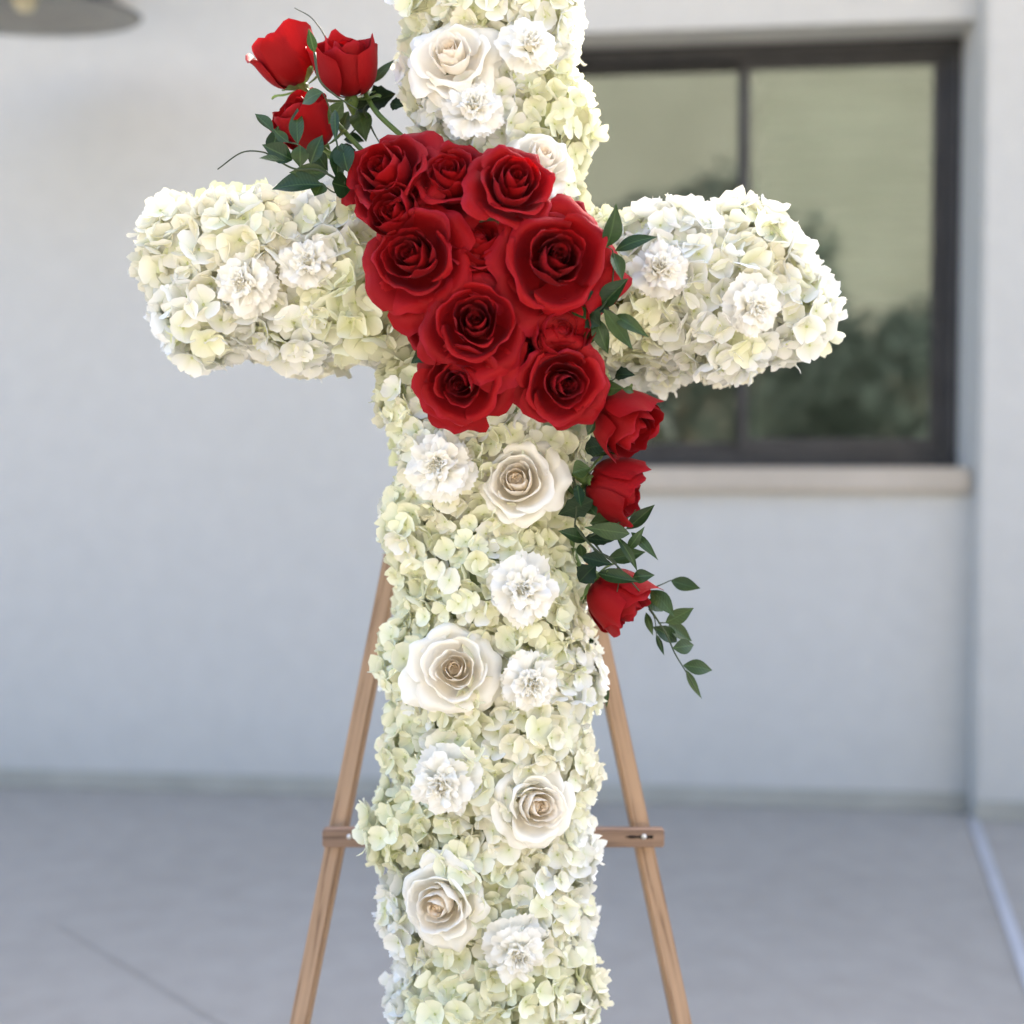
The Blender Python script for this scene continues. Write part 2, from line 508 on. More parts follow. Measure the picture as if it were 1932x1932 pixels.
# ------------------------------------------------------------------ wall lamp
lp = at(48, 24, 2.05)
lamp = thing('wall_lamp', 'dark enamel barn lamp on a bent arm fixed to the stucco wall', 'lamp', lp)
prof = [(0.03, 0.15), (0.055, 0.14), (0.06, 0.075), (0.13, 0.055), (0.24, 0.012), (0.305, -0.006), (0.312, -0.004)]
ls = MB(); ls.lathe(prof, 48)
sh = ls.build('lamp_shade', M['lamp_out'], lamp, True)
li = MB(); li.lathe([(r * 0.985 - 0.001, z - 0.004) for r, z in prof][1:], 48)
li.build('shade_lining', M['lamp_in'], sh, True)
lb = MB(); lb.lathe([(0.001, 0.0), (0.022, 0.006), (0.034, 0.03), (0.03, 0.055), (0.018, 0.085), (0.016, 0.12)], 20)
lb.build('bulb', M['bulb'], lamp, True)
wy = (W0 - lp).dot(en)
la = MB(); la.tube(curve_pts([(0, 0, 0.14), (0, 0.02, 0.28), (0, 0.14, 0.36), (0, wy * .6, .30), (0, wy - 0.01, 0.22)], 8), 0.012, 10)
la.build('arm', M['lamp_out'], lamp, True)
lq = MB(); lq.box(-0.06, 0.06, wy - 0.03, wy - 0.002, 0.14, 0.30, 0.006)
lq.build('wall_plate', M['lamp_out'], lamp)
lamp.rotation_euler = (R(9), 0, rotz)

# ------------------------------------------------------------------ neighbouring house and trees across the yard (mirrored in the glass)
nb = thing('neighbour_house', 'beige two storey house across the yard mirrored in the window', 'house', (4, -13.5, 0))
q = MB(); q.box(-11, 11, -7, 0, 0, 9.4); q.build('wall', M['far_wall'], nb)
q = MB(); q.add([(-11.6, .6, 9.3), (11.6, .6, 9.3), (11.6, -7.6, 9.3), (-11.6, -7.6, 9.3), (-8, -3.5, 11.4), (8, -3.5, 11.4)], [(0, 1, 5, 4), (2, 3, 4, 5), (1, 2, 5), (3, 0, 4), (0, 3, 2, 1)])
q.build('roof', M['roof'], nb)
for wx in (-6, -2, 2.5, 6.5):
    for wz in (1.0,):
        q = MB(); q.box(wx - .8, wx + .8, 0.001, .06, wz, wz + 1.5); q.build('window', M['frame'], nb)
def tree(loc, h, r, label):
    t = thing('yard_tree', label, 'tree', loc, 'trees across the yard')
    b = MB()
    b.tube([(0, 0, 0), (.05, 0, h * .3), (-.05, .05, h * .55), (0, 0, h * .8)], [.16, .12, .09, .03], 8)
    for k in range(7):
        a = k * 2.4
        b.tube([(0, 0, h * (.35 + .05 * k)), (math.cos(a) * r * .4, math.sin(a) * r * .4, h * (.5 + .04 * k)), (math.cos(a) * r * .75, math.sin(a) * r * .75, h * (.58 + .05 * k))], [.06, .04, .012], 5)
    b.build('trunk', M['bark'], t, True)
    n = 9000
    d = rng.normal(size=(n, 3)); d /= np.linalg.norm(d, axis=1)[:, None]
    rad = rng.uniform(.45, 1, n) ** .5 * (1 + .18 * np.sin(d[:, 0] * 7) * np.cos(d[:, 1] * 6 + d[:, 2] * 5))
    c = d * rad[:, None] * np.array([r, r, h * .46]) + np.array([0, 0, h * .54])
    V, F = [], []
    for k in range(n):
        u = Vector(rng.normal(size=3)).normalized(); v = u.orthogonal().normalized(); s = rng.uniform(.06, .12)
        p = Vector(c[k]); o = len(V)
        V += [p - u * s, p + v * s * .5, p + u * s, p - v * s * .5]; F.append((o, o + 1, o + 2, o + 3))
    link('crown', mesh('crown', V, F, False, None, M['far_leaf']), t)
tree((-0.1, -9, 0), 4.5, 2.1, 'round dark green tree mirrored in the window')
tree((3.5, -9.4, 0), 3.1, 2.3, 'low spreading green tree beside the neighbouring house')
tree((-6.0, -10, 0), 4.6, 2.4, 'tall green tree beyond the yard')

# ------------------------------------------------------------------ easel
EY = 0.125                                # depth of the easel frame at the cross bar
LEAN = math.tan(R(9))
def easel_at(px, py, dy=0.0):             # a point of the leaning easel plane
    d = ray(px, py); o = Vector((0, CAM_Y, CAM_Z))
    zb = at(930, 1580, EY).z
    # plane: y = EY + dy + (z - zb) * LEAN
    t = (EY + dy - CAM_Y + (CAM_Z - zb) * LEAN) / (d.y - d.z * LEAN)
    return o + d * t
bar_c = easel_at(930, 1579)
easel = thing('easel', 'oak wood tripod easel with a nailed cross bar holding the flower cross', 'easel', (bar_c.x, bar_c.y - bar_c.z * LEAN, 0))
eo = easel.location.copy()
def bar(name, a, b, wx, wy, roll, mat, bev=0.0018):
    a, b = Vector(a), Vector(b)
    L = (b - a).length
    m = MB(); m.box(-wx / 2, wx / 2, -wy / 2, wy / 2, 0, L, bev)
    o = m.build(name, mat, easel)
    q = (b - a).to_track_quat('Z', 'Y') @ Quaternion((0, 0, 1), roll)
    # keep the wide face towards the front
    z = (b - a).normalized(); y = Vector((0, 1, 0)); x = y.cross(z).normalized(); y = z.cross(x)
    mt = Matrix((x, y, z)).transposed().to_quaternion() @ Quaternion((0, 0, 1), roll)
    o.rotation_mode = 'QUATERNION'
    o.rotation_quaternion = mt
    o.location = a - eo
    return o
def leg_line(p, q):
    A, B = easel_at(*p), easel_at(*q)
    d = B - A
    foot = A + d * ((0.0 - A.z) / d.z)
    top = A + d * ((1.52 - A.z) / d.z)
    return foot, top
f1, t1 = leg_line((722 - 6, 1180), (566, 1932))
f2, t2 = leg_line((1126, 1180), (1286, 1932))
bar('leg', f1, t1, 0.022, 0.016, R(-16), M['oak'])
bar('leg', f2, t2, 0.022, 0.016, R(16), M['oak'])
ftop = (t1 + t2) / 2 + Vector((0, 0.02, -0.03))
bar('leg', (ftop.x, ftop.y + 0.62, 0), ftop, 0.024, 0.016, 0, M['oak'])
bl_, br_ = easel_at(610, 1579, -0.021), easel_at(1252, 1579, -0.021)
cb = bar('cross_bar', bl_, br_, 0.0215, 0.018, R(90), M['oak_bar'])
# the wide face of the bar must face the viewer: rebuild its frame directly
x = (br_ - bl_).normalized(); yv = Vector((0, 1, 0)); zv = x.cross(yv).normalized(); yv = zv.cross(x)
cb.rotation_quaternion = Matrix((-zv, yv, x)).transposed().to_quaternion()
def nail(px):
    n = MB(); n.lathe([(0.0001, -0.0012), (0.0028, -0.0010), (0.0034, 0.0), (0.0034, 0.001)], 12)
    o = n.build('nail', M['nail'], easel, True)
    o.location = easel_at(px, 1579, -0.0316) - eo
    o.rotation_euler = (R(-90), 0, 0)
nail(659); nail(1215)
s = MB()
pts = [(1178, 0), (1190, 3.6), (1205, 2.2), (1215, 5.2), (1224, 2.8), (1231, 4.2), (1233, 0)]
up = [easel_at(x_, 1579 - h * .8, -0.0312) - eo for x_, h in pts]; dn = [easel_at(x_, 1579 + h * .9, -0.0312) - eo for x_, h in pts]
s.add(up + dn, [(i, i + 1, len(pts) + i + 1, len(pts) + i) for i in range(len(pts) - 1)])
s.build('wood_split', M['split'], easel)

# ------------------------------------------------------------------ the cross of hydrangeas
def lerp(a, b, t): return a + (b - a) * t
def sdf(P):
    x, y, z = P[:, 0], P[:, 1], P[:, 2]
    def rbox(cx, cz, hx, hy, hz, r, ang=0.0):
        ca, sa = math.cos(ang), math.sin(ang)
        dx, dz = x - cx, z - cz
        u, v = dx * ca + dz * sa, -dx * sa + dz * ca
        q = np.stack([np.abs(u) - hx + r, np.abs(y) - hy + r, np.abs(v) - hz + r], 1)
        return np.linalg.norm(np.maximum(q, 0), axis=1) + np.minimum(q.max(1), 0) - r
    d = stem_parts[0]
    out = None
    for prm in BOXES:
        b = rbox(*prm)
        if out is None: out = b
        else:
            k = 0.03
            h = np.clip(0.5 + 0.5 * (b - out) / k, 0, 1)
            out = b * (1 - h) + out * h - k * h * (1 - h)
    return out
stem_parts = [0]
ra2 = at(1490, 552, 0)
top = at(922, -150, 0); bot = at(922, 2070, 0)
cx = at(922, 900, 0).x
mid_z = at(922, 700, 0).z
la0, la1 = at(322, 528, 0), at(800, 528, 0)
ra0, ra1 = at(1050, 552, 0), at(1536, 552, 0)
BOXES = [
    (at(928, 100, 0).x, (top.z + mid_z) / 2, 0.083, 0.082, (top.z - mid_z) / 2, 0.07, 0.0),
    (cx + 0.002, (mid_z + bot.z) / 2, 0.095, 0.085, (mid_z - bot.z) / 2 + 0.05, 0.07, 0.0),
    ((la0.x + la1.x) / 2, la0.z, (la1.x - la0.x) / 2, 0.082, 0.077, 0.052, R(-1.0)),
    ((ra0.x + ra2.x) / 2, ra0.z, (ra2.x - ra0.x) / 2, 0.084, 0.081, 0.076, R(-1.5)),
    ((ra0.x + ra1.x) / 2, ra0.z - .004, (ra1.x - ra0.x) / 2, 0.066, 0.056, 0.055, R(-1.5)),
]
def grad(P, e=1e-4):
    G = np.zeros_like(P)
    for k in range(3):
        d = np.zeros(3); d[k] = e
        G[:, k] = (sdf(P + d) - sdf(P - d)) / (2 * e)
    return G / np.maximum(np.linalg.norm(G, axis=1), 1e-9)[:, None]
def project(P, it=6):
    for _ in range(it):
        P = P - sdf(P)[:, None] * grad(P)
    return P
lo = np.array([la0.x - .06, -0.12, bot.z - .06]); hi = np.array([ra1.x + .06, 0.10, top.z + .06])
P = rng.uniform(lo, hi, size=(60000, 3))
sd = sdf(P)
P = P[np.abs(sd) < 0.06]
P = project(P)
P = P[P[:, 1] < 0.07]
def poisson(P, dist, start=None):
    keep = [] if start is None else list(start)
    cell = {}
    out = []
    c = dist
    for i, p in enumerate(P):
        k = tuple((p // c).astype(int))
        ok = True
        for a in (-1, 0, 1):
            for b in (-1, 0, 1):
                for d in (-1, 0, 1):
                    for qq in cell.get((k[0] + a, k[1] + b, k[2] + d), ()):
                        if (qq[0] - p[0]) ** 2 + (qq[1] - p[1]) ** 2 + (qq[2] - p[2]) ** 2 < dist * dist:
                            ok = False; break
                    if not ok: break
                if not ok: break
            if not ok: break
        if ok:
            cell.setdefault(k, []).append(p); out.append(i)
    return np.array(out)
FORCED = [(706, 1560, .030), (1112, 1275, .012), (728, 745, .008), (1108, 235, .012), (1118, 1870, .012), (722, 1260, .010), (728, 1010, .006), (1095, 1450, .004), (735, 1720, .006), (300, 455, .004), (1545, 620, .006)]
FP = project(np.array([list(at(a_, b_, -0.03)) for a_, b_, _ in FORCED]))
P = np.concatenate([FP, P])
heads = P[poisson(P, 0.083)]
extra = [f_[2] if i_ < len(FORCED) else 0.0 for i_, f_ in enumerate(FORCED)] + [0.0] * len(heads)
HN = len(heads)

# flowers listed first so that the florets can make room for them: (px, py, radius px)
RED = [  # px, py, r, tilt x, tilt up, kind, spin, depth, label
    (720, 318, 100, -0.50, 0.40, 'cup', 10, -0.142, 'open red rose of the cluster closest to the three red buds'),
    (850, 325, 86, -0.10, 0.50, 'cup', 80, -0.150, 'red rose in the cluster directly below a white carnation'),
    (972, 338, 88, 0.25, 0.35, 'cup', 200, -0.178, 'bright red rose pressed against a small half hidden ivory rose'),
    (740, 398, 50, -0.35, 0.20, 'bud', 33, -0.152, 'very small red rose tucked between two larger red roses'),
    (776, 480, 118, -0.26, 0.10, 'open', 150, -0.172, 'large open red rose beside the arm without window behind it'),
    (902, 458, 92, 0.05, 0.85, 'cup', 300, -0.146, 'deep set dark red rose between the two largest red roses'),
    (1052, 485, 130, 0.18, 0.10, 'open', 250, -0.180, 'largest open red rose beside the leaves on the window side arm'),
    (1058, 412, 92, 0.35, 0.65, 'open', 20, -0.122, 'red rose mostly hidden behind the largest open rose'),
    (806, 596, 88, -0.50, -0.20, 'open', 77, -0.122, 'red rose mostly hidden with only its outer petals showing'),
    (898, 604, 108, 0.04, 0.12, 'open', 5, -0.184, 'open red rose with tight spiral above the lowest pair of red roses'),
    (962, 560, 84, 0.1, -0.1, 'cup', 140, -0.128, 'red rose buried in the middle of the cluster'),
    (1058, 622, 60, 0.25, 0.05, 'bud', 130, -0.156, 'small half open red rose beside dark green leaves'),
    (988, 668, 68, 0.15, 0.35, 'cup', 60, -0.138, 'dark folded red rose deep between the two low open roses'),
    (868, 722, 100, -0.15, -0.22, 'open', 215, -0.168, 'low open red rose standing above the white carnation on the stem'),
    (1066, 724, 100, 0.22, -0.18, 'open', 95, -0.170, 'low open red rose next to the drooping red buds'),
]
WHITE = [
    (850, 98, 92, -0.15, 0.30, 'open', 40, -0.112, 'big ivory rose with peach centre near the top of the cross'),
    (1025, 292, 66, 0.35, 0.55, 'cup', 10, -0.104, 'small ivory rose half hidden behind a bright red rose'),
    (974, 904, 86, -0.12, 0.22, 'cup', 160, -0.116, 'ivory rose with folded peach centre below the red cluster'),
    (857, 1262, 91, 0.0, 0.25, 'open', 260, -0.118, 'broad ivory rose with spiral peach centre next to a white carnation'),
    (1018, 1522, 80, 0.35, 0.15, 'cup', 310, -0.112, 'half open ivory rose near the easel bar'),
    (824, 1712, 87, -0.28, 0.05, 'cup', 120, -0.116, 'lowest ivory rose with pointed outer petals'),
]
CARN = [
    (893, 208, 66, 0.05, 0.30, -0.110, 'white carnation wedged between an ivory rose and the red cluster'),
    (1000, 85, 60, 0.30, 0.30, -0.106, 'sunlit white carnation beside the uppermost ivory rose'),
    (465, 532, 66, -0.25, -0.15, -0.098, 'white carnation closer to the end of the arm without window behind'),
    (582, 495, 60, 0.1, 0.2, -0.100, 'round white carnation between another carnation and the red cluster'),
    (1245, 508, 64, -0.2, 0.15, -0.100, 'white carnation near leaves on the window side arm'),
    (1422, 580, 62, 0.3, -0.2, -0.098, 'white carnation out towards the rounded tip of the window side arm'),
    (832, 880, 72, -0.25, 0.1, -0.106, 'white carnation directly below the red cluster'),
    (985, 1112, 72, 0.2, 0.15, -0.108, 'bright white carnation level with the lowest drooping red bud'),
    (1000, 1285, 66, 0.3, -0.1, -0.104, 'white carnation touching the broad spiral ivory rose'),
    (838, 1475, 74, -0.25, -0.05, -0.106, 'creamy white carnation just above the easel bar'),
    (975, 1792, 68, 0.15, -0.2, -0.106, 'lowest white carnation beside the lowest ivory rose'),
]
holes = []
for f in RED: holes.append((at(f[0], f[1], -0.12), f[2] * 0.74 * mpp(-0.12)))
for f in WHITE: holes.append((at(f[0], f[1], -0.11), f[2] * 0.60 * mpp(-0.12)))
for f in CARN: holes.append((at(f[0], f[1], -0.11), f[2] * 0.52 * mpp(-0.12)))
holes.append((at(960, 560, -0.12), 0.06)); holes.append((at(960, 400, -0.12), 0.05)); holes.append((at(970, 660, -0.12), 0.035)); holes.append((at(820, 540, -0.12), 0.05))

# head character: size of the florets and tint weights
head_tint, head_size = [], []
for h in heads:
    on_arm = abs(h[0] - cx) > 0.13
    rr = random.random()
    if on_arm and h[0] > 0:   t = 'white' if rr < .70 else 'cream' if rr < .96 else 'pale'
    elif on_arm:              t = 'white' if rr < .40 else 'cream' if rr < .75 else 'pale' if rr < .9 else 'lime'
    else:                     t = 'pale' if rr < .45 else 'lime' if rr < .57 else 'cream' if rr < .84 else 'white'
    if len(head_tint) < len(FORCED) and t == 'lime': t = 'pale'
    head_tint.append(t)
    head_size.append((1.06 if on_arm else 0.80) * (random.uniform(.9, 1.12)) * (0.84 if t == 'lime' else 1))
TINT = {'white': (0.90, 0.895, 0.85), 'cream': (0.91, 0.88, 0.75), 'pale': (0.90, 0.89, 0.70), 'lime': (0.83, 0.845, 0.56)}
TINTS = list(TINT)

def floret_arrays(seed, cup, tint, npet=4):
    r_ = random.Random(seed)
    V, F, C = [], [], []
    nu, nv = 7, 6
    base = np.array(TINT[tint]); lime = np.array((0.62, 0.68, 0.28))
    for k in range(npet):
        a0 = k * 2 * math.pi / npet + r_.uniform(-.16, .16)
        Lp = 0.0190 * r_.uniform(.80, 1.14); Wp = 0.0118 * r_.uniform(.84, 1.14)
        lift = 0.0006 if k % 2 else 0.0
        c1 = cup + r_.uniform(-.4, .4); wav = r_.uniform(.7, 2.4); ph = r_.uniform(0, 6)
        off = len(V)
        tw = r_.uniform(-.45, .45)
        for j in range(nv):
            v = j / (nv - 1)
            for i in range(nu):
                u = i / (nu - 1) * 2 - 1
                t = v * (1 - 0.20 * abs(u) ** 2.5 + .035 * math.sin(6 * u + ph))
                wd = Wp * (0.16 + 0.84 * math.sin(math.pi * .5 * min(1, (t / .62))) ** 1.1) * (1 - .30 * max(0, (t - .62) / .38) ** 2)
                th = c1 * t - .35 * max(0, t - .6) * c1
                d = 0.0012 + Lp * t
                xx = d * math.cos(th * .8)
                yy = u * wd
                zz = d * math.sin(th * .8) + lift + 0.0028 * u * u * t * (0.6 + c1) + 0.0011 * wav * t * (math.sin(3.2 * u + ph) + .5 * math.sin(5.5 * u + 4 * t + ph)) + yy * tw * t
                V.append((xx * math.cos(a0) - yy * math.sin(a0), xx * math.sin(a0) + yy * math.cos(a0), zz))
                w_ = (1 - t) ** 2 * .5
                C.append(base * (1 - w_) + lime * w_)
        F += grid_faces(nu, nv, off)
    off = len(V)
    rb = 0.0020
    for p in ((0, 0, 1.5), (1, 0, .5), (0, 1, .5), (-1, 0, .5), (0, -1, .5)):
        V.append((p[0] * rb, p[1] * rb, p[2] * rb)); C.append(np.array((0.60, 0.64, 0.30)))
    F += [(off, off + 1, off + 2), (off, off + 2, off + 3), (off, off + 3, off + 4), (off, off + 4, off + 1)]
    return np.array(V), F, np.array(C)
FLO = {}
for ti, t in enumerate(TINTS):
    for s_ in range(10):
        FLO[(t, s_)] = floret_arrays(100 + s_, [0.05, 0.28, 0.5, 0.8, 1.05, 0.35, 0.65, 1.2, 0.18, 0.45][s_], t)
FLOM = {}
def floret_mesh(t, s_):
    if (t, s_) not in FLOM:
        V, F, C = FLO[(t, s_)]
        FLOM[(t, s_)] = mesh('floret', V, F, True, C, M['hydrangea'])
    return FLOM[(t, s_)]

# floret positions
Q = rng.uniform(lo, hi, size=(150000, 3))
Q = Q[np.abs(sdf(Q)) < 0.05]
Q = project(Q, 5)
Q = Q[Q[:, 1] < 0.065]
idx = poisson(Q, 0.0122)
Q = Q[idx]
NQ = grad(Q)
dist = np.linalg.norm(Q[:, None, :] - heads[None, :, :], axis=2)
hid = dist.argmin(1)
hd = dist.min(1)
cross = thing('floral_cross', 'tall cross covered in white and pale green hydrangea florets', 'flower cross', (cx, 0, float(bot.z)))
co = cross.location.copy()
# foam body under the flowers
fm = MB()
for (bx, bz, hx, hy, hz, r_, an) in BOXES:
    m_ = MB(); m_.box(-hx + .022, hx - .022, -hy + .022, hy - .022, -hz + .02, hz - .02, 0.03)
    c_, s_ = math.cos(an), math.sin(an)
    fm.add([(v.x * c_ - v.z * s_ + bx - co.x, v.y - co.y, v.x * s_ + v.z * c_ + bz - co.z) for v in m_.V], m_.F)
fm.build('foam_form', M['foam'], cross, True)

recs = [[] for _ in range(HN)]
for i in range(len(Q)):
    p, n, h = Q[i], NQ[i], hid[i]
    if any((p[0] - c.x) ** 2 + (p[2] - c.z) ** 2 < rr * rr for c, rr in holes) and p[1] < -0.03:
        continue
    bmp = (0.022 + extra[h]) * max(0.0, 1 - (hd[i] / 0.056) ** 2) - 0.006
    out = p - heads[h]
    nn = n * 1.0 + out / 0.085 * 0.9 + rng.normal(size=3) * 0.37
    nn /= np.linalg.norm(nn)
    pos = p + n * (bmp + rng.uniform(-.006, .006))
    t = head_tint[h]
    if random.random() < .16: t = random.choice(TINTS[:3])
    s_ = random.randrange(10)
    sc = head_size[h] * random.uniform(.82, 1.12)
    recs[h].append([pos, nn, random.uniform(0, 6.28), sc, t, s_, 0.0])
    if random.random() < .8:             # florets deeper in the head
        n2 = n + rng.normal(size=3) * .45; n2 /= np.linalg.norm(n2)
        recs[h].append([p + n * (bmp - .014) + rng.normal(size=3) * .004, n2, random.uniform(0, 6.28), sc * .95, random.choice(('pale', 'lime', 'cream', t, t)), random.randrange(10), -1.0])
big_ = [h for h in range(HN) if len(recs[h]) >= 14]
for h in range(HN):                      # hardly any room left between the roses: these join the nearest head
    if 0 < len(recs[h]) < 14:
        for r_ in recs[h]:
            j = min(big_, key=lambda b: np.linalg.norm(heads[b] - r_[0]))
            recs[j].append(r_)
        recs[h] = []
score = []
for h in range(HN):
    for k, r_ in enumerate(recs[h]):
        pos = r_[0]
        dvec = np.array([0, CAM_Y, CAM_Z]) - pos
        dd = np.linalg.norm(dvec)
        sc = max(0, r_[1].dot(dvec / dd)) * r_[3] / dd
        pr = at(0, 0, 0)
        zpx = (pos[2] - CAM_Z) / dd
        if not (-0.46 < zpx < 0.385): sc *= 0.1
        if r_[6] < 0: sc *= .2
        score.append((sc + random.uniform(0, .12), h, k))
score.sort(reverse=True)
single = set((h, k) for _, h, k in score[:300])
def orient(n, spin):
    return Vector(n).to_track_quat('Z', 'Y') @ Quaternion((0, 0, 1), spin)
for h in range(HN):
    if not recs[h]: continue
    hc = Vector(heads[h])
    VV, FF, CC = [], [], []
    for k, (pos, nn, spin, sc, t, s_, _) in enumerate(recs[h]):
        if (h, k) in single: continue
        V, F, C = FLO[(t, s_)]
        Rm = np.array(orient(nn, spin).to_matrix())
        off = sum(len(a) for a in VV)
        VV.append((V * sc) @ Rm.T + (pos - heads[h]))
        FF += [tuple(i + off for i in f) for f in F]
        CC.append(np.clip(C * rng.uniform(.93, 1.04), 0, .9))
    if VV:
        ho = link('hydrangea_head', mesh('hydrangea_head', np.concatenate(VV), FF, True, np.concatenate(CC), M['hydrangea']), cross)
    else:
        ho = link('hydrangea_head', mesh('hydrangea_head', *FLO[(recs[h][0][4], 0)][:2], True, FLO[(recs[h][0][4], 0)][2], M['hydrangea']), cross)
    ho.location = hc - co
    for k, (pos, nn, spin, sc, t, s_, _) in enumerate(recs[h]):
        if (h, k) not in single: continue
        fo = link('floret', floret_mesh(t, s_), ho)
        fo.location = Vector(pos) - hc
        fo.rotation_mode = 'QUATERNION'
        fo.rotation_quaternion = orient(nn, spin)
        fo.scale = (sc,) * 3
print('heads', HN, 'florets', sum(len(r_) for r_ in recs))

# ------------------------------------------------------------------ roses
def bez(P, t):
    a = (1 - t) ** 3; b = 3 * t * (1 - t) ** 2; c = 3 * t * t * (1 - t); d = t ** 3
    return (P[0][0] * a + P[1][0] * b + P[2][0] * c + P[3][0] * d, P[0][1] * a + P[1][1] * b + P[2][1] * c + P[3][1] * d)
def rose_petal(prof, half, roll, point, seed, nu=13, nv=12, wav=0.0012):
    """one petal round the z axis, centred on +x"""
    r_ = random.Random(seed)
    ph1, ph2, ph3 = [r_.uniform(0, 6.28) for _ in range(3)]
    skew = r_.uniform(-.18, .18)
    hf = half * r_.uniform(.9, 1.08)
    sc = r_.uniform(.92, 1.06)
    big = min(1.0, prof[3][0] / .06)
    prof = [prof[0], prof[1], (prof[2][0] * r_.uniform(.93, 1.08), prof[2][1]), (prof[3][0] * (1 + big * r_.uniform(-.12, .14)), prof[3][1] + big * r_.uniform(-.006, .006))]
    roll = roll * r_.uniform(.5, 1.5)
    point = point * r_.uniform(.4, 1.4)
    V, T = [], []
    for j in range(nv):
        v = j / (nv - 1)
        for i in range(nu):
            u = i / (nu - 1) * 2 - 1
            edge = 1 - 0.20 * abs(u) ** 3 + point * .55 * math.exp(-abs(u - skew * .5) / .20) + 0.012 * math.sin(7 * u + ph1) + 0.006 * math.sin(19 * u + ph2)
            t = v * edge
            r, z = bez(prof, min(t, 1.0))
            if t > 1:
                r1, z1 = bez(prof, 1.0); r0, z0 = bez(prof, .95)
                k = (t - 1) / .05
                r, z = r1 + (r1 - r0) * k, z1 + (z1 - z0) * k
            tl = max(0.0, (t - .68) / .32)
            k = roll * tl * tl * ((0.10 if point > .08 else .25) + 1.15 * abs(u - skew * .5) ** 1.5)
            r += k * (0.85 - .55 * tl); z -= k * 0.9 * tl
            wsh = (0.30 + 0.70 * math.sin(math.pi / 2 * min(1, t / .55))) * (1 - .12 * max(0, (t - .6) / .4))
            ph = u * hf * wsh + skew * t * .35
            r += wav * t * math.sin(3.1 * u + ph2) * 1.5 + (-0.0007 + 0.0014 * (u * .5 + .5)) * 2.0
            z += wav * t * t * (math.sin(5.3 * u + ph3) + .45 * math.sin(11 * u + ph1) * t)
            r += wav * .5 * t * t * t * math.sin(9 * u + ph1)
            r *= sc; z *= sc
            V.append((r * math.cos(ph), r * math.sin(ph), z)); T.append(t)
    return V, grid_faces(nu, nv), np.array(T)
def spiral(turns, r0, r1, zb, zt, seed, n=72, nv=7):
    r_ = random.Random(seed); ph = r_.uniform(0, 6)
    V, T = [], []
    for j in range(nv):
        v = j / (nv - 1)
        for i in range(n):
            s = i / (n - 1)
            a = s * turns * 2 * math.pi
            r = r0 + (r1 - r0) * s + 0.0008 * math.sin(a * 1.5 + ph)
            r = r * (1.15 - .35 * v) + 0.0022 * max(0, v - .75) / .25 * s
            z = zb + (zt - zb) * v + v * (0.003 * math.sin(a * 1.5 + ph) - 0.004 * (1 - s))
            V.append((r * math.cos(a), r * math.sin(a), z)); T.append(.15 + .5 * s)
    F = grid_faces(n, nv)
    o = len(V); zp = zt - .014                    # the folded core closing the heart
    for j, (rr, zz) in enumerate(((r1 * .95, zp - .004), (r1 * .6, zp), (r1 * .25, zp + .003))):
        for i in range(12):
            a = i * math.pi / 6
            V.append((rr * math.cos(a) * (1 + .2 * math.sin(3 * a + ph)), rr * math.sin(a), zz + .0015 * math.sin(2 * a + ph))); T.append(.5)
    for j in range(2):
        for i in range(12):
            k = (i + 1) % 12
            F.append((o + j * 12 + i, o + j * 12 + k, o + j * 12 + 12 + k, o + j * 12 + 12 + i))
    F.append(tuple(o + 24 + i for i in range(12)))
    return V, F, np.array(T)
RINGS = {
 'open': dict(spiral=(2.8, .0006, .0088, .012, .0490), rings=[
    (3, [(.004, 0), (.015, .003), (.0120, .042), (.0105, .0530)], 1.25, .002, .02),
    (3, [(.004, 0), (.024, .003), (.0175, .040), (.0170, .0525)], 1.20, .006, .06),
    (4, [(.004, 0), (.033, .003), (.0250, .038), (.0270, .0490)], 1.02, .011, .10),
    (4, [(.004, -.001), (.044, -.004), (.038, .030), (.0470, .0300)], .98, .019, .20),
    (5, [(.004, -.003), (.042, -.006), (.050, .018), (.0640, .0100)], .84, .024, .30),
    (3, [(.004, -.004), (.042, -.008), (.055, .008), (.0700, -.004)], .70, .020, .30)]),
 'cup': dict(spiral=(2.6, .0006, .0105, .014, .054), rings=[
    (3, [(.004, 0), (.017, .003), (.0145, .046), (.0115, .0580)], 1.3, .002, .02),
    (3, [(.004, 0), (.027, .003), (.0215, .046), (.0200, .0580)], 1.25, .006, .06),
    (4, [(.004, 0), (.036, .003), (.0290, .044), (.0310, .0540)], 1.05, .013, .12),
    (4, [(.004, -.001), (.043, .001), (.038, .036), (.0470, .0400)], .95, .020, .20),
    (5, [(.004, -.003), (.044, -.003), (.050, .022), (.0640, .0170)], .80, .024, .30)]),
 'bud': dict(spiral=(2.0, .0015, .009, .02, .056), rings=[
    (3, [(.003, 0), (.020, .004), (.0175, .048), (.0110, .0600)], 1.25, .001, .02),
    (3, [(.004, 0), (.028, .002), (.0265, .044), (.0200, .0620)], 1.2, .004, .04),
    (3, [(.004, 0), (.037, .001), (.0340, .046), (.0300, .0640)], 1.15, .009, .08),
    (3, [(.004, -.001), (.041, .000), (.0370, .044), (.0380, .0600)], .95, .012, .14)]),
}
IV0, IV1, IVP = np.array((0.95, 0.905, 0.79)), np.array((0.95, 0.83, 0.66)), np.array((0.95, 0.925, 0.84))
RM = {}
